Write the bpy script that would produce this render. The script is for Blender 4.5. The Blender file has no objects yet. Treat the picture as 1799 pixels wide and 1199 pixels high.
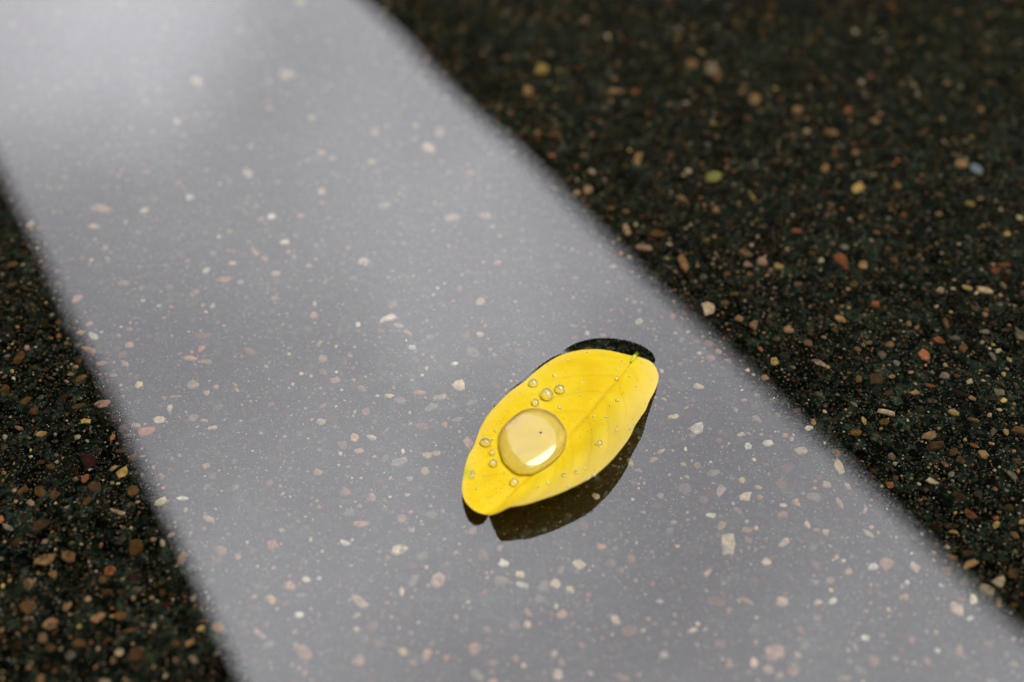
import bpy, bmesh, math, random
import numpy as np
from mathutils import Vector, Matrix

random.seed(7); rng = np.random.default_rng(7)
SC = bpy.context.scene
COL = SC.collection

# ------------------------------------------------------------------ camera
FPX, PW, PH = 2000.0, 1799.0, 1199.0          # focal length in photo pixels, photo size
HC = 0.195                                     # lens height over the water
TH = math.radians(44.33)                       # downward pitch
cd = bpy.data.cameras.new('camera'); cam = bpy.data.objects.new('camera', cd); COL.objects.link(cam)
cam.location = (0, 0, HC); cam.rotation_euler = (math.pi/2 - TH, 0, 0)
cd.sensor_width = 36.0; cd.lens = 36.0*FPX/PW
cd.clip_start = 0.005; cd.clip_end = 2000
cd.dof.use_dof = True; cd.dof.focus_distance = 0.262; cd.dof.aperture_fstop = 6.0; cd.dof.aperture_blades = 0
SC.camera = cam

# ------------------------------------------------------------------ sky, sun, exposure
STREET = math.radians(30.95)                   # the street runs this far to the left of the view
SUN_EL, SUN_AZ = math.radians(66.5), math.radians(74)     # veiled sun high over the street, to the right
w = bpy.data.worlds.new('World'); SC.world = w; w.use_nodes = True
nt = w.node_tree; nt.nodes.clear()
def N(nt, typ, **kw):
    n = nt.nodes.new(typ)
    for k, v in kw.items():
        if k.startswith('i_'):
            key = k[2:]
            n.inputs[int(key) if key.isdigit() else key.replace('_', ' ')].default_value = v
        else: setattr(n, k, v)
    return n
L = nt.links.new
out = N(nt, 'ShaderNodeOutputWorld'); bg = N(nt, 'ShaderNodeBackground'); bg.inputs['Strength'].default_value = 0.15
sky = N(nt, 'ShaderNodeTexSky', sky_type='NISHITA', sun_disc=False, sun_elevation=SUN_EL, sun_rotation=SUN_AZ)
tc = N(nt, 'ShaderNodeTexCoord')
n1 = N(nt, 'ShaderNodeTexNoise', i_Scale=3.2, i_Detail=3.0, i_Roughness=0.45, i_Distortion=0.2)
mp = N(nt, 'ShaderNodeMapping'); mp.inputs['Location'].default_value = (3.1, 0.4, 1.7)
L(tc.outputs['Generated'], mp.inputs['Vector']); L(mp.outputs['Vector'], n1.inputs['Vector'])
cr = N(nt, 'ShaderNodeValToRGB')
cr.color_ramp.elements[0].position = 0.32; cr.color_ramp.elements[0].color = (2.18, 2.10, 2.21, 1)
cr.color_ramp.elements[1].position = 0.68; cr.color_ramp.elements[1].color = (3.10, 3.07, 3.18, 1)
L(n1.outputs['Fac'], cr.inputs['Fac'])
# thinner, brighter places in the cloud deck: direction, radius in degrees, gain
n2 = N(nt, 'ShaderNodeTexNoise', i_Scale=6.0, i_Detail=3.0); L(tc.outputs['Generated'], n2.inputs['Vector'])
gain = None
for cdir, rad_, g_ in (((-0.375, 0.829, 0.415), 10.5, 0.62), ((-0.019, 0.80, 0.60), 9.5, 0.20), ((0.055, 0.748, 0.66), 8.5, 0.16), ((-0.15, 0.575, 0.80), 10.0, 0.16)):
    dot = N(nt, 'ShaderNodeVectorMath', operation='DOT_PRODUCT'); dot.inputs[1].default_value = Vector(cdir).normalized()
    L(tc.outputs['Generated'], dot.inputs[0])
    wob = N(nt, 'ShaderNodeMath', operation='MULTIPLY_ADD'); wob.inputs[1].default_value = 0.02; L(n2.outputs['Fac'], wob.inputs[0]); L(dot.outputs['Value'], wob.inputs[2])
    mr = N(nt, 'ShaderNodeMapRange', interpolation_type='SMOOTHERSTEP')
    mr.inputs['From Min'].default_value = math.cos(math.radians(rad_))+0.004; mr.inputs['From Max'].default_value = 1.012; mr.inputs['To Max'].default_value = g_
    L(wob.outputs[0], mr.inputs['Value'])
    sm_ = N(nt, 'ShaderNodeMath', operation='ADD'); L(mr.outputs['Result'], sm_.inputs[0])
    if gain is None: sm_.inputs[1].default_value = 1.0
    else: L(gain, sm_.inputs[1])
    gain = sm_.outputs[0]
mb = N(nt, 'ShaderNodeMix', data_type='RGBA', blend_type='MULTIPLY'); mb.inputs[0].default_value = 1.0
# an overcast sky is brightest overhead
sxyz = N(nt, 'ShaderNodeSeparateXYZ'); L(tc.outputs['Generated'], sxyz.inputs[0])
zc = N(nt, 'ShaderNodeMath', operation='MAXIMUM'); zc.inputs[1].default_value = 0.0; L(sxyz.outputs['Z'], zc.inputs[0])
zp = N(nt, 'ShaderNodeMath', operation='POWER'); zp.inputs[1].default_value = 1.3; L(zc.outputs[0], zp.inputs[0])
zg = N(nt, 'ShaderNodeMath', operation='MULTIPLY_ADD'); zg.inputs[1].default_value = 1.5; zg.inputs[2].default_value = 0.13; L(zp.outputs[0], zg.inputs[0])
ov = N(nt, 'ShaderNodeMix', data_type='RGBA', blend_type='MULTIPLY'); ov.inputs[0].default_value = 1.0
L(cr.outputs['Color'], ov.inputs[6]); L(zg.outputs[0], ov.inputs[7])
L(gain, mb.inputs[7]); L(ov.outputs[2], mb.inputs[6])
mx = N(nt, 'ShaderNodeMix', data_type='RGBA'); mx.inputs[0].default_value = 0.96
L(sky.outputs['Color'], mx.inputs[6]); L(mb.outputs[2], mx.inputs[7])
L(mx.outputs[2], bg.inputs['Color']); L(bg.outputs[0], out.inputs['Surface'])

sd = bpy.data.lights.new('sun', 'SUN'); sd.energy = 0.72; sd.angle = math.radians(36); sd.color = (1, 0.985, 0.95)
sun = bpy.data.objects.new('sun', sd); COL.objects.link(sun)
sdir = Vector((math.sin(SUN_AZ)*math.cos(SUN_EL), math.cos(SUN_AZ)*math.cos(SUN_EL), math.sin(SUN_EL)))
sun.rotation_euler = sdir.to_track_quat('Z', 'Y').to_euler(); sun.location = sdir*50

vs = SC.view_settings; vs.view_transform = 'Standard'; vs.look = 'None'; vs.gamma = 1; vs.use_curve_mapping = False
vs.exposure = 2.5
SC.render.engine = 'CYCLES'
cy = SC.cycles; cy.use_denoising = True; cy.max_bounces = 9; cy.diffuse_bounces = 3; cy.glossy_bounces = 3; cy.transmission_bounces = 8; cy.transparent_max_bounces = 12
cy.caustics_refractive = True; cy.caustics_reflective = True; cy.blur_glossy = 0.3; cy.sample_clamp_indirect = 10.0

# ------------------------------------------------------------------ helpers
def s2l(c): return tuple(((x/255)/12.92 if x/255 <= 0.04045 else ((x/255+0.055)/1.055)**2.4) for x in c)
def ground(px, py, z=0.0):
    """where the line of sight through a photo position meets the level z"""
    x = (px-PW/2)/FPX; y = -(py-PH/2)/FPX
    d = np.array([x, math.cos(TH)+y*math.sin(TH), -math.sin(TH)+y*math.cos(TH)])
    t = (z-HC)/d[2]
    return np.array([d[0]*t, d[1]*t, z])
def tag(o, label=None, cat=None, group=None, kind=None):
    for k, v in (('label', label), ('category', cat), ('group', group), ('kind', kind)):
        if v: o[k] = v
    return o
def link(name, me, mat=None, parent=None, loc=None):
    o = bpy.data.objects.new(name, me); COL.objects.link(o)
    if mat is not None and not me.materials: me.materials.append(mat)
    if parent is not None: o.parent = parent
    if loc is not None: o.location = loc
    return o
def mesh(name, vs_, fs, smooth=False):
    me = bpy.data.meshes.new(name); me.from_pydata([tuple(v) for v in vs_], [], fs); me.update()
    if smooth: me.shade_smooth()
    return me
def grid_mesh(name, X, Y, Z, smooth=True):
    """tensor grid -> mesh, fast"""
    ny, nx = X.shape; nv = nx*ny
    co = np.stack([X, Y, Z], -1).reshape(-1, 3).astype(np.float32)
    i = np.arange(nv).reshape(ny, nx)
    q = np.stack([i[:-1, :-1], i[:-1, 1:], i[1:, 1:], i[1:, :-1]], -1).reshape(-1, 4)
    me = bpy.data.meshes.new(name); me.vertices.add(nv); me.vertices.foreach_set('co', co.ravel())
    me.loops.add(q.size); me.loops.foreach_set('vertex_index', q.ravel().astype(np.int32))
    me.polygons.add(len(q)); me.polygons.foreach_set('loop_start', np.arange(0, q.size, 4, dtype=np.int32))
    me.update(calc_edges=True); me.validate()
    if smooth: me.shade_smooth()
    return me
def new_mat(name):
    m = bpy.data.materials.new(name); m.use_nodes = True; t = m.node_tree; t.nodes.clear()
    o = N(t, 'ShaderNodeOutputMaterial'); return m, t, o
def box(bm, x0, x1, y0, y1, z0, z1):
    v = [bm.verts.new(p) for p in ((x0,y0,z0),(x1,y0,z0),(x1,y1,z0),(x0,y1,z0),(x0,y0,z1),(x1,y0,z1),(x1,y1,z1),(x0,y1,z1))]
    for f in ((3,2,1,0),(4,5,6,7),(0,1,5,4),(1,2,6,5),(2,3,7,6),(3,0,4,7)): bm.faces.new([v[k] for k in f])
def boxes(name, lst, mat, parent=None):
    bm = bmesh.new()
    for b in lst: box(bm, *b)
    me = bpy.data.meshes.new(name); bm.to_mesh(me); bm.free()
    return link(name, me, mat, parent)
def smooth(a, b, x):
    t = np.clip((x-a)/(b-a), 0, 1); return t*t*(3-2*t)
def seg_dist(P, poly, closed=True):
    """distance of points P (n,2) to a polyline"""
    best = np.full(len(P), 1e9)
    m = len(poly)
    for k in range(m if closed else m-1):
        a = poly[k]; b = poly[(k+1) % m]; ab = b-a
        t = np.clip(((P-a)@ab)/max(ab@ab, 1e-18), 0, 1)
        best = np.minimum(best, np.hypot(*(P-a-t[:, None]*ab).T))
    return best
def inside(P, poly):
    c = np.zeros(len(P), bool); m = len(poly)
    for k in range(m):
        a = poly[k]; b = poly[(k+1) % m]
        if a[1] == b[1]: continue
        cond = (a[1] > P[:, 1]) != (b[1] > P[:, 1])
        c ^= cond & (P[:, 0] < (b[0]-a[0])*(P[:, 1]-a[1])/(b[1]-a[1])+a[0])
    return c
def spline(pts, n, closed=False):
    """Catmull-Rom resampling by arc length"""
    p = np.asarray(pts, float); m = len(p); o = []
    for k in range(m if closed else m-1):
        if closed: a, b, c, d = p[(k-1) % m], p[k], p[(k+1) % m], p[(k+2) % m]
        else: a, b, c, d = p[max(k-1, 0)], p[k], p[k+1], p[min(k+2, m-1)]
        for t in np.linspace(0, 1, 12, endpoint=False):
            o.append(0.5*((2*b)+(-a+c)*t+(2*a-5*b+4*c-d)*t*t+(-a+3*b-3*c+d)*t**3))
    o.append(p[0] if closed else p[-1]); o = np.array(o)
    s = np.r_[0, np.cumsum(np.linalg.norm(np.diff(o, axis=0), axis=1))]
    u = np.linspace(0, s[-1], n, endpoint=not closed)
    return np.stack([np.interp(u, s, o[:, j]) for j in range(o.shape[1])], -1)

# ------------------------------------------------------------------ materials
def asphalt_material():
    m, t, o = new_mat('wet_asphalt'); k = t.links.new
    b = N(t, 'ShaderNodeBsdfPrincipled'); b.inputs['Roughness'].default_value = 0.75; b.inputs['Specular IOR Level'].default_value = 0.0
    co = N(t, 'ShaderNodeTexCoord')
    nz = N(t, 'ShaderNodeTexNoise', i_Scale=26.0, i_Detail=2.0, i_Roughness=0.6); k(co.outputs['Object'], nz.inputs['Vector'])
    nf = N(t, 'ShaderNodeTexNoise', i_Scale=900.0, i_Detail=2.0, i_Roughness=0.7); k(co.outputs['Object'], nf.inputs['Vector'])
    base = N(t, 'ShaderNodeValToRGB'); e = base.color_ramp.elements
    e[0].position = 0.30; e[0].color = (0.0014, 0.0030, 0.0019, 1); e[1].position = 0.72; e[1].color = (0.0070, 0.0102, 0.0070, 1)
    k(nf.outputs['Fac'], base.inputs['Fac'])
    cur = base.outputs['Color']
    big = N(t, 'ShaderNodeMapRange'); big.inputs['From Min'].default_value = 0.3; big.inputs['From Max'].default_value = 0.7
    big.inputs['To Min'].default_value = 0.75; big.inputs['To Max'].default_value = 1.3; k(nz.outputs['Fac'], big.inputs['Value'])
    mm = N(t, 'ShaderNodeMix', data_type='RGBA', blend_type='MULTIPLY'); mm.inputs[0].default_value = 1.0
    k(cur, mm.inputs[6]); k(big.outputs['Result'], mm.inputs[7]); cur = mm.outputs[2]
    # tone of the bedded aggregate, stone by stone, under its film of bitumen
    for scale, lo_, hi_ in ((330, 0.35, 2.6), (760, 0.4, 2.3)):
        vb = N(t, 'ShaderNodeTexVoronoi', feature='F1'); vb.inputs['Scale'].default_value = scale
        k(co.outputs['Object'], vb.inputs['Vector'])
        sb_ = N(t, 'ShaderNodeSeparateColor'); k(vb.outputs['Color'], sb_.inputs[0])
        pw_ = N(t, 'ShaderNodeMath', operation='POWER'); pw_.inputs[1].default_value = 2.2; k(sb_.outputs[0], pw_.inputs[0])
        tn = N(t, 'ShaderNodeMapRange'); tn.inputs['To Min'].default_value = lo_; tn.inputs['To Max'].default_value = hi_; k(pw_.outputs[0], tn.inputs['Value'])
        mt = N(t, 'ShaderNodeMix', data_type='RGBA', blend_type='MULTIPLY'); mt.inputs[0].default_value = 1.0
        k(cur, mt.inputs[6]); k(tn.outputs['Result'], mt.inputs[7]); cur = mt.outputs[2]
    # loose sand and crushed grains held in the bitumen, three sizes, plus white glints painted as rare pale cells
    for scale, keep, lo, hi, cols in ((1050, 0.30, 0.26, 0.40, ((0.014,0.014,0.009),(0.030,0.025,0.016),(0.05,0.041,0.028),(0.025,0.019,0.012))),
                                      (1900, 0.24, 0.24, 0.40, ((0.02,0.019,0.013),(0.05,0.042,0.03),(0.033,0.028,0.02),(0.12,0.105,0.082))),
                                      (3300, 0.13, 0.24, 0.36, ((0.05,0.048,0.038),(0.16,0.15,0.13),(0.09,0.08,0.065),(0.45,0.43,0.39)))):
        v = N(t, 'ShaderNodeTexVoronoi', feature='F1'); v.inputs['Scale'].default_value = scale; v.inputs['Randomness'].default_value = 1.0
        k(co.outputs['Object'], v.inputs['Vector'])
        sep = N(t, 'ShaderNodeSeparateColor'); k(v.outputs['Color'], sep.inputs[0])
        lt = N(t, 'ShaderNodeMath', operation='LESS_THAN'); lt.inputs[1].default_value = keep; k(sep.outputs[0], lt.inputs[0])
        edge = N(t, 'ShaderNodeMapRange'); edge.inputs['From Min'].default_value = hi; edge.inputs['From Max'].default_value = lo
        k(v.outputs['Distance'], edge.inputs['Value'])
        fac = N(t, 'ShaderNodeMath', operation='MULTIPLY'); k(lt.outputs[0], fac.inputs[0]); k(edge.outputs['Result'], fac.inputs[1])
        ramp = N(t, 'ShaderNodeValToRGB'); ramp.color_ramp.interpolation = 'CONSTANT'
        while len(ramp.color_ramp.elements) < 4: ramp.color_ramp.elements.new(0.5)
        for el, pos, c in zip(ramp.color_ramp.elements, (0, 0.35, 0.7, 0.93), cols): el.position = pos; el.color = (*c, 1)
        k(sep.outputs[1], ramp.inputs['Fac'])
        mx = N(t, 'ShaderNodeMix', data_type='RGBA'); k(fac.outputs[0], mx.inputs[0]); k(cur, mx.inputs[6]); k(ramp.outputs['Color'], mx.inputs[7])
        cur = mx.outputs[2]
    k(cur, b.inputs['Base Color'])
    bp = N(t, 'ShaderNodeBump'); bp.inputs['Strength'].default_value = 0.7; bp.inputs['Distance'].default_value = 0.0006
    k(nf.outputs['Fac'], bp.inputs['Height']); k(bp.outputs['Normal'], b.inputs['Normal'])
    k(b.outputs[0], o.inputs['Surface']); return m

def stone_material(name, attr):
    """crushed stone; the colour of each stone comes with the stone"""
    m, t, o = new_mat(name); k = t.links.new
    b = N(t, 'ShaderNodeBsdfPrincipled'); b.inputs['Roughness'].default_value = 0.7; b.inputs['Specular IOR Level'].default_value = 0.0
    if attr:
        a = N(t, 'ShaderNodeAttribute', attribute_name='tint'); colr = a.outputs['Color']
        co = N(t, 'ShaderNodeTexCoord').outputs['Object']
    else:
        oi = N(t, 'ShaderNodeObjectInfo'); colr = oi.outputs['Color']
        tcn = N(t, 'ShaderNodeTexCoord'); cv = N(t, 'ShaderNodeVectorMath', operation='ADD')
        k(tcn.outputs['Object'], cv.inputs[0]); k(oi.outputs['Location'], cv.inputs[1]); co = cv.outputs[0]
    nz = N(t, 'ShaderNodeTexNoise', i_Scale=700.0, i_Detail=2.0, i_Roughness=0.65); k(co, nz.inputs['Vector'])
    mr = N(t, 'ShaderNodeMapRange'); mr.inputs['From Min'].default_value = 0.25; mr.inputs['From Max'].default_value = 0.75
    mr.inputs['To Min'].default_value = 0.45; mr.inputs['To Max'].default_value = 1.5; k(nz.outputs['Fac'], mr.inputs['Value'])
    mm = N(t, 'ShaderNodeMix', data_type='RGBA', blend_type='MULTIPLY'); mm.inputs[0].default_value = 1.0
    k(colr, mm.inputs[6]); k(mr.outputs['Result'], mm.inputs[7])
    # bitumen still clinging to the stone in patches
    n2 = N(t, 'ShaderNodeTexNoise', i_Scale=330.0, i_Detail=3.0, i_Roughness=0.7); k(co, n2.inputs['Vector'])
    r2 = N(t, 'ShaderNodeMapRange'); r2.inputs['From Min'].default_value = 0.57; r2.inputs['From Max'].default_value = 0.66; k(n2.outputs['Fac'], r2.inputs['Value'])
    sc_ = N(t, 'ShaderNodeMath', operation='MULTIPLY'); sc_.inputs[1].default_value = 0.75; k(r2.outputs['Result'], sc_.inputs[0])
    m2 = N(t, 'ShaderNodeMix', data_type='RGBA'); m2.inputs[7].default_value = (0.016, 0.014, 0.01, 1)
    k(sc_.outputs[0], m2.inputs[0]); k(mm.outputs[2], m2.inputs[6]); k(m2.outputs[2], b.inputs['Base Color'])
    bp = N(t, 'ShaderNodeBump'); bp.inputs['Strength'].default_value = 0.5; bp.inputs['Distance'].default_value = 0.0004
    k(nz.outputs['Fac'], bp.inputs['Height']); k(bp.outputs['Normal'], b.inputs['Normal'])
    k(b.outputs[0], o.inputs['Surface']); return m

def water_material():
    """thin clear sheet: mirror by Fresnel, else straight through"""
    m, t, o = new_mat('puddle_water'); k = t.links.new
    fr = N(t, 'ShaderNodeFresnel'); fr.inputs['IOR'].default_value = 1.5
    gl = N(t, 'ShaderNodeBsdfGlossy'); gl.inputs['Roughness'].default_value = 0.0
    tr = N(t, 'ShaderNodeBsdfTransparent'); tr.inputs['Color'].default_value = (0.93, 0.94, 0.90, 1)
    co = N(t, 'ShaderNodeTexCoord')
    nz = N(t, 'ShaderNodeTexNoise', i_Scale=13.0, i_Detail=1.0); k(co.outputs['Object'], nz.inputs['Vector'])
    bp = N(t, 'ShaderNodeBump'); bp.inputs['Strength'].default_value = 1.0; bp.inputs['Distance'].default_value = 0.00018
    k(nz.outputs['Fac'], bp.inputs['Height'])
    k(bp.outputs['Normal'], gl.inputs['Normal']); k(bp.outputs['Normal'], fr.inputs['Normal'])
    mirror_boost = N(t, 'ShaderNodeMath', operation='MULTIPLY', use_clamp=True); mirror_boost.inputs[1].default_value = 2.5   # reflection boosted above plain Fresnel, to go with a dimmer sky
    k(fr.outputs[0], mirror_boost.inputs[0])
    mx = N(t, 'ShaderNodeMixShader'); k(mirror_boost.outputs[0], mx.inputs[0]); k(tr.outputs[0], mx.inputs[1]); k(gl.outputs[0], mx.inputs[2])
    k(mx.outputs[0], o.inputs['Surface']); return m

def drop_material(name, clear, white_highlight, mirror_boost, rough):
    """clear rain water; mirroring boosted and plain white mixed in to imitate bright highlights"""
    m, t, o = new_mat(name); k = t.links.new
    fr = N(t, 'ShaderNodeFresnel'); fr.inputs['IOR'].default_value = 1.333
    fm = N(t, 'ShaderNodeMath', operation='MULTIPLY', use_clamp=True); fm.inputs[1].default_value = mirror_boost; k(fr.outputs[0], fm.inputs[0])
    gl = N(t, 'ShaderNodeBsdfGlossy'); gl.inputs['Roughness'].default_value = rough
    rf = N(t, 'ShaderNodeBsdfRefraction'); rf.inputs['IOR'].default_value = 1.333; rf.inputs['Roughness'].default_value = 0.0
    tr = N(t, 'ShaderNodeBsdfTransparent'); mx = N(t, 'ShaderNodeMixShader'); mx.inputs[0].default_value = clear
    k(rf.outputs[0], mx.inputs[1]); k(tr.outputs[0], mx.inputs[2])
    mg = N(t, 'ShaderNodeMixShader'); k(fm.outputs[0], mg.inputs[0]); k(mx.outputs[0], mg.inputs[1]); k(gl.outputs[0], mg.inputs[2])
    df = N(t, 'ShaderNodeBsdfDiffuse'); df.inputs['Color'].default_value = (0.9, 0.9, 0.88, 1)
    m2 = N(t, 'ShaderNodeMixShader'); m2.inputs[0].default_value = white_highlight
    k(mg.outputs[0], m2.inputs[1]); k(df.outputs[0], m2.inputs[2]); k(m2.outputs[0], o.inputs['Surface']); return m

def leaf_material():
    m, t, o = new_mat('yellow_leaf'); k = t.links.new
    b = N(t, 'ShaderNodeBsdfPrincipled'); b.inputs['Roughness'].default_value = 0.45; b.inputs['Specular IOR Level'].default_value = 0.06
    co = N(t, 'ShaderNodeTexCoord')
    nz = N(t, 'ShaderNodeTexNoise', i_Scale=85.0, i_Detail=6.0, i_Roughness=0.62); k(co.outputs['Object'], nz.inputs['Vector'])
    rp = N(t, 'ShaderNodeValToRGB'); e = rp.color_ramp.elements
    e[0].position = 0.30; e[0].color = (0.70, 0.455, 0.004, 1); e[1].position = 0.72; e[1].color = (0.78, 0.605, 0.045, 1)
    em = e.new(0.5); em.color = (0.74, 0.545, 0.010, 1)
    k(nz.outputs['Fac'], rp.inputs['Fac']); cur = rp.outputs['Color']
    def layer(attr, colr, cur):
        a = N(t, 'ShaderNodeAttribute', attribute_name=attr)
        x = N(t, 'ShaderNodeMix', data_type='RGBA'); x.inputs[7].default_value = (*colr, 1)
        k(a.outputs['Fac'], x.inputs[0]); k(cur, x.inputs[6]); return x.outputs[2]
    cur = layer('margin', (0.75, 0.59, 0.135), cur)
    cur = layer('vein', (0.50, 0.30, 0.010), cur)
    cur = layer('green', (0.33, 0.42, 0.02), cur)
    # freckles: small brown specks, crowded where the leaf is going off
    v = N(t, 'ShaderNodeTexVoronoi', feature='F1'); v.inputs['Scale'].default_value = 1700
    k(co.outputs['Object'], v.inputs['Vector'])
    sep = N(t, 'ShaderNodeSeparateColor'); k(v.outputs['Color'], sep.inputs[0])
    fk = N(t, 'ShaderNodeAttribute', attribute_name='freckle')
    lt = N(t, 'ShaderNodeMath', operation='LESS_THAN'); k(sep.outputs[0], lt.inputs[0]); k(fk.outputs['Fac'], lt.inputs[1])
    ed = N(t, 'ShaderNodeMapRange'); ed.inputs['From Min'].default_value = 0.40; ed.inputs['From Max'].default_value = 0.18; k(v.outputs['Distance'], ed.inputs['Value'])
    fm = N(t, 'ShaderNodeMath', operation='MULTIPLY'); k(lt.outputs[0], fm.inputs[0]); k(ed.outputs['Result'], fm.inputs[1])
    f2 = N(t, 'ShaderNodeMath', operation='MULTIPLY'); f2.inputs[1].default_value = 0.6; k(fm.outputs[0], f2.inputs[0])
    x = N(t, 'ShaderNodeMix', data_type='RGBA'); x.inputs[7].default_value = (0.42, 0.20, 0.015, 1)
    k(f2.outputs[0], x.inputs[0]); k(cur, x.inputs[6]); cur = x.outputs[2]
    k(cur, b.inputs['Base Color'])
    nb = N(t, 'ShaderNodeTexNoise', i_Scale=1500.0, i_Detail=2.0); k(co.outputs['Object'], nb.inputs['Vector'])
    bp = N(t, 'ShaderNodeBump'); bp.inputs['Strength'].default_value = 0.25; bp.inputs['Distance'].default_value = 0.0001
    k(nb.outputs['Fac'], bp.inputs['Height']); k(bp.outputs['Normal'], b.inputs['Normal'])
    tl = N(t, 'ShaderNodeBsdfTranslucent'); k(cur, tl.inputs['Color'])
    mx = N(t, 'ShaderNodeMixShader'); mx.inputs[0].default_value = 0.34
    k(b.outputs[0], mx.inputs[1]); k(tl.outputs[0], mx.inputs[2]); k(mx.outputs[0], o.inputs['Surface']); return m

def plain(name, c, rough=0.6, var=0.2, scale=8.0, spec=0.05):
    m, t, o = new_mat(name); k = t.links.new
    b = N(t, 'ShaderNodeBsdfPrincipled'); b.inputs['Roughness'].default_value = rough; b.inputs['Specular IOR Level'].default_value = spec
    co = N(t, 'ShaderNodeTexCoord'); nz = N(t, 'ShaderNodeTexNoise', i_Scale=scale, i_Detail=4.0); k(co.outputs['Object'], nz.inputs['Vector'])
    rp = N(t, 'ShaderNodeValToRGB'); e = rp.color_ramp.elements
    e[0].position = 0.3; e[0].color = (*[x*(1-var) for x in c], 1); e[1].position = 0.7; e[1].color = (*[x*(1+var) for x in c], 1)
    k(nz.outputs['Fac'], rp.inputs['Fac']); k(rp.outputs['Color'], b.inputs['Base Color']); k(b.outputs[0], o.inputs['Surface']); return m

M_ASPHALT = asphalt_material(); M_STONE = stone_material('crushed_stone', False); M_GRIT = stone_material('crushed_grit', True)
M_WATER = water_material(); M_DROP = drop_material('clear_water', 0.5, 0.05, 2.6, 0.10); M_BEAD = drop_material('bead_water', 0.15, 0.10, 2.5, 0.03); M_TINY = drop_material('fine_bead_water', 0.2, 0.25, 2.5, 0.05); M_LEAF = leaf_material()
M_STALK = plain('green_stalk', (0.42, 0.50, 0.02), 0.5, 0.2, 300)
M_FRONT = plain('dark_facade', (0.008, 0.015, 0.009), 0.9, 0.25, 1.5)
M_TRIM = plain('dark_trim', (0.012, 0.015, 0.012), 0.8, 0.15, 3)
M_SHUTTER = plain('painted_shutter', (0.010, 0.016, 0.013), 0.8, 0.15, 6)
M_ROOF = plain('slate_roof', (0.05, 0.05, 0.055), 0.8, 0.3, 4)
M_SOFFIT = plain('stained_soffit_wood', (0.018, 0.032, 0.016), 0.8, 0.3, 5)

# ------------------------------------------------------------------ the ground and the puddle
ZG = -0.003                                    # asphalt lies 3 mm under the water here
CX, CY = 0.0, 0.30                             # middle of the puddle
def axis(c, half, step, far):
    a = list(np.arange(c-half, c+half+step/2, step)); s = step; x = a[-1]; y = a[0]
    while x < c+far:
        s *= 1.35; x += s; y -= s; a.append(x); a.insert(0, y)
    return np.array(a)
def ground_z(X, Y):
    ang = np.arctan2(Y-CY, X-CX); r = np.hypot((X-CX), (Y-CY)*0.95)
    rr = 1.30+0.14*np.sin(2*ang+0.6)+0.09*np.sin(3*ang+2.0)+0.05*np.sin(7*ang+1.0)
    return ZG+0.011*smooth(0.72, 1.12, r/rr)
gx = axis(CX, 0.5, 0.01, 400); gy = axis(CY, 0.5, 0.01, 400)
X, Y = np.meshgrid(gx, gy)
road = link('asphalt_ground', grid_mesh('asphalt_ground', X, Y, ground_z(X, Y)), M_ASPHALT)
tag(road, 'dark wet asphalt with pale crushed stones under the puddle', 'asphalt', kind='structure')

# ------------------------------------------------------------------ the leaf's outline, at its own heights
def Z1(p, z): return ground(780+p[0]/2.9976, 570+p[1]/2.9976, z)     # close-up of the leaf: 3 px to a photo px
MM = 0.001
# (x, y, height over the water in mm); right margin from stalk to tip
RIGHT = [(1005,167,1.6),(1055,181,1.5),(1095,202,1.2),(1119,236,1.0),(1130,276,1.0),(1122,320,1.1),(1105,360,1.7),(1080,405,3.1),
         (1062,450,4.3),(1030,495,4.9),(1002,540,5.2),(985,580,5.5),(960,620,5.7),(925,665,5.9),(890,707,6.0),(850,747,6.0),(800,789,6.1),
         (740,826,6.2),(680,856,6.3),(620,884,6.3),(560,906,6.3),(500,926,6.3),(440,945,6.2),(400,953,6.0),(350,960,6.0),(310,978,5.5),(288,989,4.7),(268,998,3.2),(235,1005,0.35)]
LEFT = [(1005,167,1.6),(975,163,1.3),(930,152,1.1),(870,139,1.0),(810,132,1.0),(740,134,1.0),(680,143,1.0),(620,161,1.0),(570,186,1.1),(520,219,1.1),(470,259,1.1),
        (420,303,1.1),(375,335,1.2),(330,371,1.2),(280,421,1.2),(240,466,1.2),(210,510,1.2),(187,555,1.2),(171,600,1.2),(154,646,1.2),(132,682,1.2),(113,738,1.3),
        (102,790,1.3),(95,840,1.4),(95,882,1.7),(106,922,2.1),(131,956,2.8),(166,984,2.5),(205,998,1.7),(235,1005,0.35)]
R3 = np.array([Z1(p, p[2]*MM) for p in RIGHT]); L3 = np.array([Z1(p, p[2]*MM) for p in LEFT])
NU, NV = 300, 90                                # along, and across each half
Re = spline(R3, NU); Le = spline(L3, NU)
MID = [(1005,167,1.6),(940,262,1.5),(870,338,1.4),(800,420,1.3),(730,502,1.2),(650,585,1.1),(560,690,0.95),(460,790,0.85),(380,860,0.75),(300,945,0.6),(235,1005,0.35)]
Me = spline(np.array([Z1(p, p[2]*MM) for p in MID]), NU)
u = np.linspace(0, 1, NU)
def half(E, side):
    v = np.linspace(0, 1, NV)
    P = Me[:, None, :]*(1-v[None, :, None])+E[:, None, :]*v[None, :, None]
    pw = 2.0 if side > 0 else 1.5
    P[:, :, 2] = Me[:, None, 2]*(1-v[None, :]**pw)+E[:, None, 2]*v[None, :]**pw
    # blade swells a little between the veins
    ph = (u[:, None]-0.28*v[None, :]**1.25)*6.2
    P[:, :, 2] += 0.00011*np.sin(2*math.pi*ph)*np.sin(math.pi*v)[None, :]*np.sin(math.pi*u)[:, None]**0.5
    P[:, :, 2] -= 0.00034*np.exp(-(v/0.05)**2)[None, :]*np.sin(math.pi*u)[:, None]**0.5
    return P
PR = half(Re, 1); PL = half(Le, -1)
TOP = np.concatenate([PL[:, :0:-1], PR], axis=1)      # (NU, 2*NV-1, 3)
VV = np.r_[-np.linspace(0, 1, NV)[:0:-1], np.linspace(0, 1, NV)]
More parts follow.
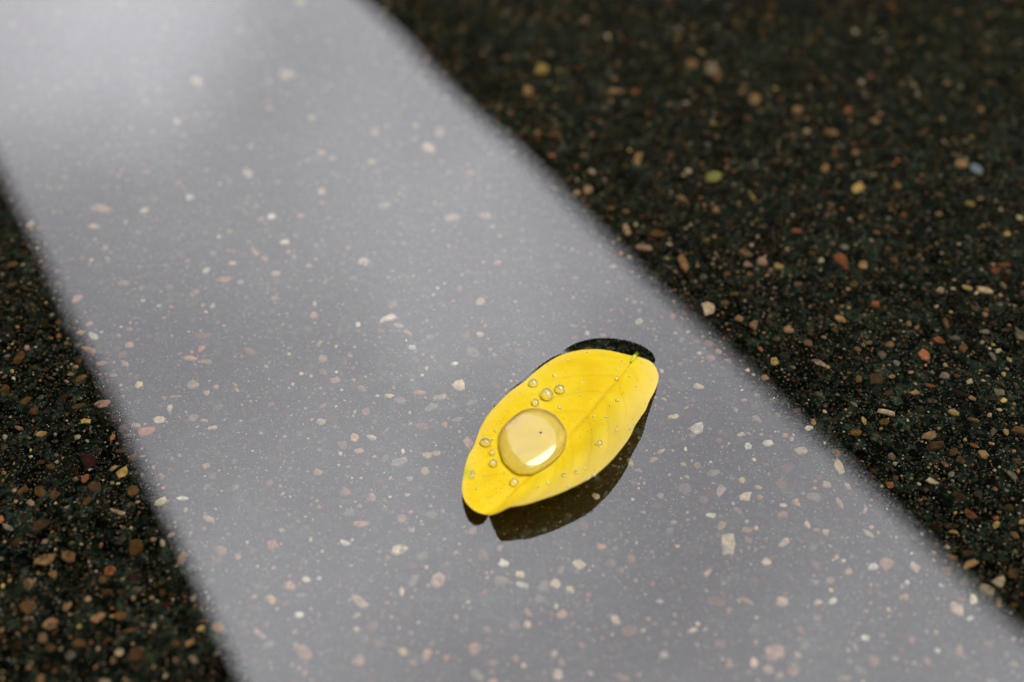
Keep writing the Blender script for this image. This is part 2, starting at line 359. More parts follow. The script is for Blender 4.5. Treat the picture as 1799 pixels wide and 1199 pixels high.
ncol = TOP.shape[1]
def leaf_attr():
    U, V = np.meshgrid(u, VV, indexing='ij'); A = np.abs(V)
    n = np.sin(U*37)*0.004+np.sin(U*91+V*13)*0.002
    vein = 0.42*np.exp(-(V/(0.012+0.012*(1-U)))**2)*(1-0.45*U)
    vein = np.maximum(vein, 0.0)
    for u0, bend, wd, st in ((0.05,0.20,0.006,0.30),(0.14,0.30,0.007,0.42),(0.25,0.34,0.007,0.46),(0.37,0.34,0.007,0.40),(0.49,0.33,0.006,0.34),(0.60,0.28,0.006,0.30),(0.71,0.22,0.006,0.24),(0.81,0.15,0.005,0.2)):
        for sgn in (-1, 1):
            uu = u0+(0.02 if sgn > 0 else 0)+bend*A**1.35+n*0.6
            d = (U-uu)/wd
            vein = np.maximum(vein, (0.42*st*np.exp(-d*d)+0.16*st*np.exp(-d*d/12))*(np.sign(V) == sgn)*(1-smooth(0.55, 0.93, A)))
    # fine net between the veins
    net = np.abs(np.sin(U*160+np.sin(V*23)*2.0))*np.abs(np.sin(V*48+np.sin(U*70)*1.6))
    vein = np.maximum(vein, 0.10*smooth(0.93, 1.0, 1-net*0.6))
    margin = smooth(0.80, 1.0, A)*0.35+0.65*smooth(0.25, 0.8, V)*(V > 0)  # paler margin, plus sky sheen painted onto the raised half
    g = 0.6*np.exp(-(((U-0.795)/0.018)**2+((V+0.97)/0.08)**2))
    g = np.maximum(g, 0.9*np.exp(-((U/0.012)**2+(V/0.09)**2)))
    g = np.maximum(g, 0.16*np.exp(-(((U-0.42)/0.10)**2+((V-0.35)/0.14)**2)))
    fr = 0.02+0.34*np.exp(-(((U-0.86)/0.09)**2+((V+0.45)/0.32)**2))+0.16*np.exp(-(((U-0.42)/0.16)**2+((V-0.25)/0.25)**2))
    return dict(vein=vein, margin=np.clip(margin, 0, 1), green=g, freckle=fr)
# top and underside sheets, joined round the margin
du = np.gradient(TOP, axis=0); dv = np.gradient(TOP, axis=1)
NRM = np.cross(du, dv); ln = np.linalg.norm(NRM, axis=2, keepdims=True); ln[ln < 1e-12] = 1; NRM /= ln
if NRM[NU//2, ncol//2, 2] < 0: NRM = -NRM
thick = 0.00030*(1-0.55*np.abs(VV)**4)[None, :, None]
BOT = TOP.copy(); BOT[:, :, 2] -= thick[:, :, 0]
nvt = NU*ncol; i = np.arange(nvt).reshape(NU, ncol)
qa = np.stack([i[:-1, :-1], i[1:, :-1], i[1:, 1:], i[:-1, 1:]], -1).reshape(-1, 4)
qb = qa[:, ::-1]+nvt
rim = np.r_[i[:, 0], i[-1, 1:], i[-2::-1, -1], i[0, -2:0:-1]]; rn = np.roll(rim, -1)
qc = np.stack([rim, rim+nvt, rn+nvt, rn], -1)
Q = np.concatenate([qa, qb, qc])
if np.cross(TOP[51,40]-TOP[50,40], TOP[51,41]-TOP[50,40])[2] < 0: Q = Q[:, ::-1]
lm = bpy.data.meshes.new('blade'); lm.vertices.add(2*nvt)
lm.vertices.foreach_set('co', np.concatenate([TOP.reshape(-1, 3), BOT.reshape(-1, 3)]).astype(np.float32).ravel())
lm.loops.add(Q.size); lm.loops.foreach_set('vertex_index', np.ascontiguousarray(Q).ravel().astype(np.int32))
lm.polygons.add(len(Q)); lm.polygons.foreach_set('loop_start', np.arange(0, Q.size, 4, dtype=np.int32))
lm.update(calc_edges=True)
for nm, arr in leaf_attr().items():
    at = lm.attributes.new(nm, 'FLOAT', 'POINT'); at.data.foreach_set('value', np.r_[arr.ravel(), arr.ravel()].astype(np.float32))
lm.validate(); lm.shade_smooth()
leaf = bpy.data.objects.new('fallen_leaf', None); COL.objects.link(leaf); leaf.empty_display_size = 0.01
tag(leaf, 'bright yellow oval leaf cupped like a boat, floating on the puddle with water drops', 'leaf')
blade = link('blade', lm, M_LEAF, leaf)
# stalk: a short green stub at the leaf's base
sp = spline(np.array([Z1((984,202), 1.62*MM), Z1((1006,168), 1.75*MM), Z1((1014,157), 2.1*MM), Z1((1021,147), 2.4*MM)]), 9)
bm = bmesh.new(); rings = []
for k, p in enumerate(sp):
    r = 0.00047*(0.55+0.45*math.sin(min(1, (k+1)/5)*math.pi/2))*(0.9+0.25*(k/8))
    tdir = Vector(sp[min(k+1, 8)]-sp[max(k-1, 0)]).normalized(); a1 = tdir.orthogonal().normalized(); a2 = tdir.cross(a1)
    rings.append([bm.verts.new(Vector(p)+a1*r*math.cos(q)+a2*r*math.sin(q)) for q in np.linspace(0, 2*math.pi, 10, endpoint=False)])
for a, b_ in zip(rings, rings[1:]):
    for k in range(10): bm.faces.new((a[k], a[(k+1) % 10], b_[(k+1) % 10], b_[k]))
bm.faces.new(rings[-1]); bm.faces.new(rings[0][::-1])
bmesh.ops.recalc_face_normals(bm, faces=bm.faces)
sm = bpy.data.meshes.new('stalk'); bm.to_mesh(sm); bm.free(); sm.shade_smooth()
st = link('stalk', sm, M_STALK, leaf); st['label'] = 'short green stub of the leaf stalk'

# ------------------------------------------------------------------ water sheet, drawn up where it wets the leaf's far margin
OUTER = [(505,236),(540,196),(580,160),(632,124),(700,93),(770,77),(850,72),(930,80),(1000,98),(1058,124),(1098,158),(1113,188),(1110,206)]
ob = spline(np.array([Z1(p, 0)[:2] for p in OUTER]), 80)
inner = np.array([Z1(p, 0)[:2] for p in ((1090,215),(1000,260),(800,330),(620,330),(520,262))])
band = np.concatenate([ob, inner])
lx, ly = TOP[:, :, 0].mean(), TOP[:, :, 1].mean()
wx = axis(lx, 0.042, 0.0004, 1.75); wy = axis(ly, 0.042, 0.0004, 1.75)
X, Y = np.meshgrid(wx, wy); P = np.stack([X.ravel(), Y.ravel()], -1)
near = (np.abs(P[:, 0]-lx) < 0.05) & (np.abs(P[:, 1]-ly) < 0.05)
Zw = np.zeros(len(P)); Pn = P[near]
ins = inside(Pn, band); dd = seg_dist(Pn, ob, closed=False)
sl, e0 = 0.17, 0.00045
hh = np.where(ins, np.where(dd < e0, sl*dd*dd/(2*e0), sl*(dd-e0/2)), 0.0)
hh = np.minimum(hh, 0.00085)*(1-smooth(0.006, 0.010, dd))
# the tip of the leaf pulls a small collar of water up too
tp = Z1((236,1006), 0)[:2]; dt = np.hypot(*(Pn-tp).T); hh = np.maximum(hh, 0.00028*np.exp(-(dt/0.0009)**2))
lm_ = spline(np.array([Z1((p[0], p[1]), 0.0006)[:2] for p in LEFT[7:15]]), 120)
out_ = ~inside(Pn, np.concatenate([Re[:, :2], Le[::-1, :2]]))
dl = seg_dist(Pn, lm_, closed=False); ml = np.clip(0.0012-dl, 0, None)
hh = np.maximum(hh, np.where(out_, 0.38*ml*ml/(ml+0.0004), 0.0004*np.exp(-(dl/0.002)**2)))
Zw[near] = hh
puddle = link('puddle_water', grid_mesh('puddle_water', X, Y, Zw.reshape(X.shape)), M_WATER)
tag(puddle, 'still clear puddle mirroring a strip of cloudy sky between dark roofs', 'puddle', kind='structure')

# ------------------------------------------------------------------ drops on the leaf
from mathutils.kdtree import KDTree
flat = TOP.reshape(-1, 3); nflat = NRM.reshape(-1, 3)
kd = KDTree(len(flat))
for k, p in enumerate(flat): kd.insert(p, k)
kd.balance()
def on_leaf(p):
    """point of the leaf's upper face seen at this close-up position, and its normal"""
    z = 0.0015
    for _ in range(25):
        q = Z1(p, z); d2 = (flat[:, 0]-q[0])**2+(flat[:, 1]-q[1])**2; k = int(np.argmin(d2)); z = z*0.4+flat[k, 2]*0.6
    return flat[k], nflat[k], k
# the big drop
BIG = [(290,620),(300,572),(328,532),(370,491),(420,464),(480,454),(540,465),(592,496),(630,541),(648,587),(641,640),(615,690),(570,736),(510,775),(452,797),(402,797),(360,780),(320,741),(296,692),(288,652)]
edge = np.array([on_leaf(p)[0] for p in BIG]); edge = spline(edge, 96, closed=True)
c0 = edge.mean(axis=0); NR = 40; HD = 0.0024
rim_z = edge[:, 2].mean()
def leaf_z(xy):
    k = kd.find((xy[0], xy[1], 0.0012))[1]; return flat[k, 2]
vsd = []; fsd = []
# lean of the drop with the leaf: a plane through its foot line
PA = np.linalg.lstsq(np.c_[edge[:, :2]-c0[:2], np.ones(len(edge))], edge[:, 2], rcond=None)[0]
for j in range(NR):                              # from the steep foot up to the flattened crown
    a = j/(NR-1)*math.pi/2; r = math.cos(a)**0.48; z = math.sin(a)**0.95
    for p in edge:
        d_ = (p[:2]-c0[:2])*(r*(1+0.03*math.sin(2*a)))
        zf = (PA[:2]@d_)+PA[2]; lowz = min(p[2], zf)-0.00012
        vsd.append((c0[0]+d_[0], c0[1]+d_[1], lowz*(1-min(1, z*4))+zf*min(1, z*4)+HD*z))
ne = len(edge)
for j in range(NR-1):
    for k in range(ne): fsd.append((j*ne+k, j*ne+(k+1) % ne, (j+1)*ne+(k+1) % ne, (j+1)*ne+k))
# foot: follows the leaf just inside its thickness
base0 = len(vsd); NB = 14
for j in range(1, NB):
    s = 1-j/NB
    for p in edge:
        xy = c0[:2]+(p[:2]-c0[:2])*s
        vsd.append((xy[0], xy[1], leaf_z(xy)-0.00014))
for j in range(NB-1):
    A = 0 if j == 0 else base0+(j-1)*ne; B = base0+j*ne
    for k in range(ne): fsd.append((A+k, B+k, B+(k+1) % ne, A+(k+1) % ne))
vsd.append((c0[0], c0[1], leaf_z(c0)-0.00014)); last = base0+(NB-2)*ne
for k in range(ne): fsd.append((last+k, len(vsd)-1, last+(k+1) % ne))
bm = bmesh.new(); bvs = [bm.verts.new(v) for v in vsd]
for f in fsd: bm.faces.new([bvs[k] for k in f])
bmesh.ops.remove_doubles(bm, verts=bm.verts, dist=2e-7); bmesh.ops.recalc_face_normals(bm, faces=bm.faces)
dm = bpy.data.meshes.new('large_water_drop'); bm.to_mesh(dm); bm.free(); dm.shade_smooth()
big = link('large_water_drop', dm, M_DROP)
tag(big, 'large flattened clear water drop resting on the yellow leaf over its midrib', 'water drop')

def bead_mesh():
    bm = bmesh.new(); bmesh.ops.create_icosphere(bm, subdivisions=4, radius=1.0)
    for v in bm.verts:
        v.co.z *= 0.94
        if v.co.z < -0.30:
            s = math.hypot(v.co.x, v.co.y); v.co.z = -0.30-0.05*(1-min(1, s/0.95))
    bmesh.ops.recalc_face_normals(bm, faces=bm.faces)
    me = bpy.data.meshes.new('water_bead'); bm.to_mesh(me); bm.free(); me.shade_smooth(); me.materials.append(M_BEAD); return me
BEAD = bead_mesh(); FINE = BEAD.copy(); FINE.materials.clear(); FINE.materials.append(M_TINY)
def tiny_label(kk):
    uu, vv = (kk//ncol)/(NU-1), VV[kk % ncol]
    if uu < 0.22: return 'tiny bright bead among those near the stalk end of the yellow leaf', 'tiny beads near the leaf stalk'
    if uu > 0.82: return 'tiny bright bead among those near the tip of the yellow leaf', 'tiny beads near the leaf tip'
    if vv > 0.62: return 'tiny bright bead among those along the raised margin of the leaf', 'tiny beads along the raised leaf margin'
    if vv > 0.0: return 'tiny bright bead among those between midrib and raised margin of the leaf', 'tiny beads between midrib and raised margin'
    return 'tiny bright bead among those on the low side of the leaf round the large drop', 'tiny beads on the low side of the leaf'
def bead(p, dia, label, group):
    q, n, kk = on_leaf(p); r = dia/3.0*0.1335*MM/2*1.02
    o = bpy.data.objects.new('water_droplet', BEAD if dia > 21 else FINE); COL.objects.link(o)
    n = Vector(n).lerp(Vector((0, 0, 1)), 0.3).normalized()
    o.location = Vector(q)+n*(r*0.24-0.00003)
    rot = n.to_track_quat('Z', 'Y'); o.rotation_mode = 'QUATERNION'; o.rotation_quaternion = rot
    sx = 1+random.uniform(-0.13, 0.13); o.scale = (r*sx, r/sx, r*random.uniform(0.92, 1.0))
    if label is None: label, group = tiny_label(kk)
    return tag(o, label, 'droplet', group)
G1 = 'beads of water round the large drop'
for x, y, d, lab in ((541,375,70,'largest round bead of four clustered between the large drop and the leaf margin'),
        (468,315,50,'round bead of the cluster of four, closest to the leaf margin'),
        (610,347,54,'round bead of the cluster of four, closest to the leaf midrib'),
        (481,415,44,'smallest round bead of the cluster of four, just beside the large drop'),
        (218,630,52,'topmost and largest bead of the row of three beside the large drop'),
        (254,680,33,'smallest middle bead of the row of three beside the large drop'),
        (258,738,43,'last bead of the row of three, towards the leaf tip'),
        (152,780,25,'upper of two touching small beads near the leaf tip'),
        (145,806,27,'lower of two touching small beads near the leaf tip'),
        (368,836,42,'lone round bead on the midrib between the large drop and the tip'),
        (820,628,31,'lone clear bead in the middle of the broad raised side of the leaf'),
        (910,287,24,'bright small bead on the midrib near the stalk'),
        (914,401,20,'small bead standing alone between midrib and right margin'),
        (635,800,24,'flat bead near the raised margin, beside a brighter one'),
        (697,783,22,'bright bead near the raised margin, beside a flat one'),
        (795,800,20,'bead hanging on the raised leaf margin, mirrored in the water'),
        (755,818,16,'small bead hanging on the raised leaf margin beside a bigger one')):
    bead((x, y), d, lab, G1)
TINY = [(272,565,16),(258,607,14),(607,438,18),(855,487,17),(790,483,14),(715,372,11),(580,272,19),(657,190,13),(728,308,12),(735,505,10),(875,430,11),(930,222,11),
        (975,275,12),(985,550,15),(910,558,10),(545,835,13),(500,862,13),(658,858,16),(565,768,10),(172,866,12),(1028,497,11),(755,150,10),(833,160,10),(208,803,8),(195,935,8),
        (545,215,9),(935,195,8),(910,235,8),(1010,330,8),(705,340,8),(660,400,7),(830,390,7),(1060,420,9),(250,510,8),(290,510,7),(310,500,7),(365,400,7),(400,365,7),
        (230,560,7),(205,590,8),(190,650,7),(160,700,7),(300,885,8),(260,930,7),(330,905,8),(450,890,8),(740,760,9),(860,700,8),(780,560,7),(930,330,7),(640,250,7),(700,215,7),(560,330,7),(440,255,8)]
for x, y, d in TINY: bead((x, y), d, None, None)
while len(TINY) < 74:
    a, b_ = rng.uniform(0.05, 0.95), rng.uniform(-0.9, 0.9); q = TOP[int(a*(NU-1)), int((b_+1)/2*(ncol-1))]
    TINY.append(1); r = rng.uniform(0.00007, 0.00015)
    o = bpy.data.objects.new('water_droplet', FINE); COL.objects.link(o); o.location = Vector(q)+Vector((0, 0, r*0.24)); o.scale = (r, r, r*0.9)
    lb, gr = tiny_label(int(a*(NU-1))*ncol+int((b_+1)/2*(ncol-1))); tag(o, lb, 'droplet', gr)

# ------------------------------------------------------------------ stones set in the asphalt
PAL = {'t': (150,115,80), 'b': (104,76,48), 'g': (118,108,92), 'w': (200,191,172), 'p': (160,128,106), 'o': (158,98,64), 'y': (184,152,94), 'm': (62,36,34), 'k': (62,54,44), 'l': (178,156,126), 'r': (136,82,56), 'n': (82,62,42)}
# close-ups: origin, scale, then x y length width tilt(deg, anticlockwise) colour
TR = {
 (400,900,4.0): "312 225 95 80 10 o;940 78 125 55 5 t;1225 45 75 70 20 t;825 215 85 50 -25 w;1200 265 140 85 25 l;1375 310 100 60 10 g;1475 475 125 100 30 p;435 520 105 75 -30 t;550 470 60 45 0 w;640 462 45 35 -20 w;925 630 140 75 -30 l;500 722 95 50 10 w;220 850 130 45 -35 p;535 985 155 125 -35 t;1228 972 75 60 0 y;1400 1000 90 60 60 t;1740 955 90 80 0 t;1535 1025 60 50 0 o;1300 480 130 75 65 g;1720 125 70 60 20 p;75 310 60 50 0 t;520 580 95 35 0 g;900 820 60 45 0 l;1600 285 60 30 30 t;210 380 30 30 0 w;385 125 60 35 10 l;905 725 70 35 30 l;1690 630 40 25 0 w;300 1060 70 45 80 g;545 340 60 40 -20 g",
 (850,900,4.0): "1715 225 180 105 85 l;668 362 100 80 -50 l;138 358 85 75 80 w;255 432 85 65 0 l;265 512 105 40 -15 w;425 512 110 95 10 g;505 505 80 70 -30 l;605 540 75 60 -30 l;550 715 85 70 20 t;925 760 95 75 -40 l;1025 830 120 90 15 b;955 405 70 50 0 t;1575 425 75 45 45 p;1640 625 150 80 -5 b;1580 580 130 45 -5 n;1265 1000 75 55 30 w;310 705 80 40 -50 t;520 1140 80 75 0 l;975 1165 110 50 -20 t;65 1060 70 50 0 t;1725 1060 70 50 85 t;690 930 60 45 -20 t;1590 22 95 40 -15 w;1235 625 60 35 -10 w;1470 830 90 40 20 l;1560 820 50 35 25 w;545 1050 70 45 -70 t;120 480 110 65 5 g;400 610 110 65 0 g;215 790 95 75 0 g;100 925 110 80 10 n;1395 470 90 50 -70 n",
 (1150,700,4.0): "305 205 120 80 30 w;265 262 65 50 0 g;800 315 95 55 -10 w;660 330 65 55 20 w;1025 370 105 65 5 l;1300 475 145 65 -60 l;410 520 110 60 10 g;220 635 110 85 0 g;465 652 80 65 45 l;635 690 110 75 0 l;885 600 100 80 -40 b;1120 692 145 75 -15 g;395 820 100 40 -15 w;730 625 80 30 -5 t;610 250 75 30 15 l;1090 207 75 38 0 w;1118 160 50 50 0 t;650 865 40 30 -20 w;650 925 90 40 0 t;905 1015 110 55 40 l;1210 605 90 50 -15 p;1500 950 110 35 -30 l;715 140 95 50 -35 g;590 795 85 40 -35 g;905 815 85 55 20 t;1075 890 65 50 -40 l;1205 940 60 60 0 l;1480 785 65 35 70 p;785 1150 75 65 0 l;1630 1150 100 85 -50 b;1540 1180 90 60 20 w;625 10 60 30 0 o;570 75 50 38 0 l;135 125 85 35 10 l;45 370 75 35 20 p;300 470 70 50 20 t;235 125 70 60 10 m;395 445 28 22 -60 w;790 465 55 30 0 g;110 930 70 55 0 g",
 (1400,550,4.0): "310 50 110 40 -20 t;1000 190 105 60 -10 r;895 295 85 85 40 o;1170 245 65 60 80 b;785 72 50 42 0 t;655 215 75 45 10 t;510 205 65 30 0 t;150 345 115 42 -15 p;1035 438 85 60 -10 g;1305 200 38 36 0 p;1215 475 60 42 10 l;835 558 95 45 5 t;938 508 90 22 -12 o;630 700 130 42 -15 l;405 640 80 26 -30 p;1100 695 95 60 -35 y;615 765 80 45 0 b;410 840 105 65 5 b;940 855 135 65 0 t;980 925 130 75 10 n;1310 990 105 60 -25 t;1100 975 75 60 20 b;1150 1030 80 45 -25 n;1565 820 125 60 -20 b;1380 835 70 45 60 g;1355 715 50 35 0 p;780 805 50 38 -20 b;1240 750 95 25 -15 b;1515 665 48 30 -20 t;1375 300 80 40 -50 g;1565 150 100 80 -40 g;1050 70 75 45 -50 b;555 460 120 80 -10 n;650 560 75 45 0 n;1515 1140 110 45 -50 g;470 755 70 38 -60 y;690 1060 45 32 0 l;950 1180 110 45 -20 l;1040 1060 70 40 -50 t;85 805 75 38 0 w;35 970 85 65 -20 l;1130 440 55 40 0 b;1455 425 40 40 0 y;1550 1045 80 45 -40 n;1325 130 85 40 -10 g;845 100 45 38 0 t",
 (0,550,4.0): "130 310 110 65 50 b;35 535 100 65 45 b;180 615 115 45 25 b;240 690 85 55 25 b;715 635 145 65 15 p;595 758 85 42 0 y;615 1045 110 110 30 m;860 1120 115 75 40 y;1020 830 145 60 8 o;1110 752 100 50 15 l;135 808 90 35 -15 t;285 850 85 50 5 t;385 850 35 32 0 p;790 1090 85 35 25 t;855 965 110 40 25 n;570 455 95 45 35 b;1355 505 110 65 10 l;1150 598 50 40 20 t;1225 585 110 14 5 t;1195 665 70 42 50 l;1445 345 105 45 5 t;880 355 70 42 -15 t;625 260 110 42 -15 t;660 160 95 55 -30 w;350 580 60 20 0 n;530 375 65 25 -5 t;490 428 65 26 0 t;545 655 120 45 20 n;410 160 45 30 0 o;350 175 55 25 0 b;185 240 45 40 0 p;350 455 50 25 0 b;465 480 50 22 -10 l;800 435 60 28 10 p;860 290 90 60 20 b;830 160 50 30 0 l;1435 160 140 50 5 b;1745 265 90 55 -30 t;1340 315 90 45 0 t;350 1078 90 40 -10 n;30 870 50 38 30 l;490 100 55 30 0 b;400 1045 35 30 40 l;950 790 85 40 5 l;935 1010 100 50 25 n;1495 1140 70 45 55 l;1450 558 60 42 0 l;1430 755 80 25 -5 t;1490 805 85 35 10 l;720 350 95 40 10 t;95 457 32 30 0 w;635 810 50 25 75 g;525 1165 45 30 20 t;25 1120 50 35 0 t",
 (400,550,4.0): "1130 40 130 45 25 w;915 80 55 42 0 w;1265 135 90 35 -30 t;1345 555 105 42 -10 t;1490 590 130 45 10 l;890 875 75 60 -30 y;1010 870 90 45 -25 l;1625 505 105 75 10 l;1720 280 105 75 -20 g;1425 665 105 60 15 g;1215 610 110 60 15 g;975 690 65 60 -50 t;1360 795 110 55 -10 b;1525 780 55 45 -10 o;1690 910 105 95 -20 t;1120 820 60 35 35 g;805 925 80 70 -10 b;670 320 85 70 20 t;640 215 70 35 40 t;1295 240 75 35 5 w;1590 355 75 28 5 w;610 15 65 55 -30 t;150 265 105 50 -30 b;760 470 85 45 10 t;1230 970 40 42 40 w;790 985 45 32 0 w;760 412 35 30 0 w;60 540 50 32 -40 t;1690 685 85 32 -25 g;1610 750 95 45 10 g;1200 1045 125 60 15 g;1400 1000 80 50 0 l;1075 340 110 75 50 n;1420 165 90 45 -10 g;1195 85 90 38 0 l;430 525 30 20 0 w;1285 775 40 22 30 t;1770 145 70 45 0 l;1395 385 45 38 0 l;750 800 50 30 20 g;895 690 45 25 50 l",
 (0,800,3.0): "235 545 140 62 28 t;362 535 98 82 20 b;708 482 92 85 20 b;148 668 68 62 80 t;262 885 85 60 15 t;515 855 92 50 25 t;158 248 50 40 0 p;620 298 105 24 -14 p;492 162 80 60 0 n;210 365 115 60 10 n;40 380 85 32 -35 g;700 190 70 55 40 b;960 540 75 35 65 t;1060 912 52 35 20 y;1150 905 65 65 80 t;720 1045 105 90 70 b;415 990 80 48 -10 b;700 645 65 50 0 m;540 655 60 45 0 b;720 705 60 32 10 g;690 920 95 20 15 b;1000 985 75 30 25 t;590 805 30 20 0 o;660 1190 70 20 0 t;870 790 60 45 0 m;565 720 75 40 0 b;140 800 85 70 40 b;635 845 70 45 10 b;850 240 85 40 25 l;960 225 65 24 -5 w;1120 105 50 40 60 g;1100 335 85 45 -20 l;1165 500 70 55 0 t;285 205 60 50 40 b;455 245 80 40 40 b;120 185 80 35 30 b;810 440 45 25 20 t;210 190 70 55 0 n",
 (1300,900,3.6): "225 880 130 110 10 p;175 990 80 70 10 l;1370 605 125 65 -50 l;1475 550 75 58 85 w;1645 435 95 75 40 l;845 345 82 55 10 w;930 325 95 75 -45 t;1455 325 105 70 35 t;1310 370 75 70 0 b;1105 350 105 60 -45 l;1345 282 70 38 -20 b;570 432 75 48 0 p;585 558 65 40 10 w;490 570 70 40 10 l;275 565 95 65 -20 l;1455 670 45 35 20 w;1730 960 80 45 -10 y;1060 442 45 38 0 w;1040 535 70 38 10 t;695 940 45 42 0 g;790 795 65 42 0 w;1640 575 62 35 -80 t;1350 122 85 22 -5 y;1620 75 70 42 60 y;1620 35 50 38 0 r;490 670 55 42 -30 t;655 305 40 28 0 w;1785 60 50 42 0 y;50 565 110 38 -28 t;1250 870 45 38 0 w;980 925 55 30 0 l;410 840 60 75 0 g;90 760 90 55 -15 g;165 315 60 50 0 l;465 440 85 42 -20 g;1250 545 40 26 0 l;1275 465 45 22 -25 w;250 1030 55 40 0 l;1105 955 40 30 0 w;680 1050 60 30 0 t;1735 380 90 75 0 n;110 665 40 28 0 w;730 850 90 30 -60 g",
 (0,0,2.0): "355 735 80 30 -10 p;330 795 50 18 0 p;105 790 40 22 30 l;370 725 70 22 -12 t;1350 720 50 28 10 l;1705 760 60 22 0 l;955 762 36 20 10 w;820 887 26 20 0 o;895 885 36 24 -50 t;1360 1120 80 28 20 l;785 980 60 24 8 t;435 995 55 22 5 t;1000 850 36 20 0 w;1280 920 60 30 0 l;665 692 32 26 0 w;870 610 40 36 0 l;1505 520 50 40 0 l;1318 460 34 40 0 l;1545 465 40 34 0 l;1590 765 60 24 10 l;930 910 36 20 -20 p;40 930 46 20 20 b;85 1010 30 18 0 n;270 1050 50 26 30 t;330 1175 40 28 -20 w;205 1130 30 24 40 b;680 1030 40 24 20 t;1690 1060 40 30 0 p;970 960 40 24 0 l;1010 262 60 40 0 l;370 870 26 22 0 l;690 285 40 36 0 l;1130 670 26 26 0 l;965 1048 36 20 0 t;1105 1065 22 24 0 l;1055 8 40 30 0 y",
 (900,0,2.0): "105 240 56 46 0 y;700 240 60 50 0 l;630 225 46 40 0 t;600 700 60 26 -40 t;1215 660 44 44 20 y;600 925 86 36 -70 t;690 1085 60 44 10 l;1160 915 66 42 -20 o;1230 930 36 36 0 t;935 935 34 28 0 y;880 915 40 40 0 p;1120 465 50 26 -5 t;1180 385 34 28 0 o;1000 810 40 18 0 o;820 890 56 24 -25 t;1700 950 40 20 -10 o;1730 930 46 18 0 o;1660 1020 66 24 -15 l;1155 1120 56 26 -20 t;970 1155 36 30 0 t;850 1140 36 30 0 t;1505 1020 36 26 0 l;1275 1070 40 30 0 o;440 560 56 32 70 t;400 805 50 26 -60 p;265 665 40 40 0 p;460 870 66 26 -5 p;715 735 30 26 0 t;360 320 66 24 0 t;430 320 34 22 0 o;150 470 52 26 0 b;55 320 42 34 0 t;850 350 40 46 -50 t;1740 820 26 22 0 y;1580 575 50 24 0 t;1085 915 26 24 0 l;1210 535 36 26 0 t;1100 590 30 30 -30 t;1000 385 40 30 0 t;900 60 40 34 0 b;1345 40 46 40 0 n;720 270 40 36 0 b;845 690 24 20 0 y;1355 650 26 26 0 t;510 820 70 34 0 b;1780 1170 40 34 0 b",
}
def footprint(cx, cy, ln_, wd, tilt, z):
    """irregular outline on the ground of a stone seen at (cx, cy), ln_ x wd photo pixels"""
    n = random.randint(6, 8); t = math.radians(tilt); pts = []; ph = random.uniform(0, 6.28)
    for k in range(n):
        a = ph+2*math.pi*(k+random.uniform(-0.28, 0.28))/n; r = random.uniform(0.68, 1.14)
        x = math.cos(a)*ln_/2*r; y = math.sin(a)*wd/2*r
        # squarish rather than oval
        f = 1.0/max(abs(math.cos(a)), abs(math.sin(a)))**0.45; x *= f*0.93; y *= f*0.93
        pts.append(ground(cx+x*math.cos(t)+y*math.sin(t), cy-(x*math.sin(t)-y*math.cos(t)), z)[:2])
    pts = np.array(pts); c = pts.mean(axis=0)
    o = np.argsort(np.arctan2(*(pts-c).T[::-1])); return pts[o], c
def stone_mesh(pts, h, name='stone'):
    """worn stone bedded in bitumen: shoulder and slightly domed, uneven top; pts relative to its middle"""
    n = len(pts); v = []; f = []
    tl = rng.uniform(-0.12, 0.12, 2)
    for s, z in ((1.03, -0.0006), (1.0, h*0.25), (0.86, h*0.85), (0.45, h)):
        for p in pts: v.append((p[0]*s, p[1]*s, z+(p@tl)*s*(1 if z > 0 else 0)+(rng.uniform(-1, 1)*h*0.12 if s < 1 else 0)))
    for r in range(3):
        for k in range(n): f.append((r*n+k, r*n+(k+1) % n, (r+1)*n+(k+1) % n, (r+1)*n+k))
    f.append(tuple(3*n+k for k in range(n)))
    return mesh(name, v, f)
CELL = 0.004; occ = {}
def taken(x, y, r):
    i0, j0 = int(x//CELL), int(y//CELL); m = int((r+0.004)//CELL)+1
    for a in range(i0-m, i0+m+1):
        for b_ in range(j0-m, j0+m+1):
            for (qx, qy, qr) in occ.get((a, b_), ()):
                if (qx-x)**2+(qy-y)**2 < (qr+r)**2: return True
    return False
def occupy(x, y, r): occ.setdefault((int(x//CELL), int(y//CELL)), []).append((x, y, r))
stones = []
for (ox, oy, sc_), txt in TR.items():
    for row in txt.split(';'):
        a = row.split(); x, y, ln_, wd, tilt = map(float, a[:5])
        stones.append((ox+x/sc_, oy+y/sc_, ln_/sc_, wd/sc_, tilt, a[5]))
stones.sort(key=lambda s: -s[2]*s[3])
grit = []                                       # (outline, middle, height, colour) of the pieces that are joined
placed = 0
for (px, py, ln_, wd, tilt, c) in stones:
    pts, c2 = footprint(px, py, ln_*1.05, wd*1.08, tilt, ZG+0.0002)
    rad = np.hypot(*(pts-c2).T).mean()
    if taken(c2[0], c2[1], rad*0.45): continue
    occupy(c2[0], c2[1], rad*0.85)
    colr = np.array(s2l(PAL[c]))*random.uniform(0.38, 0.80)*np.array([1, random.uniform(0.95, 1.05), random.uniform(0.88, 1.1)])
    h = min(0.0006, 0.16*rad+0.00010)
    if placed < 298:
        o = link('stone', stone_mesh(pts-c2, h), M_STONE, road, (c2[0], c2[1], ZG)); o.color = (*colr, 1); placed += 1
    else: grit.append((pts-c2, c2, h, colr))
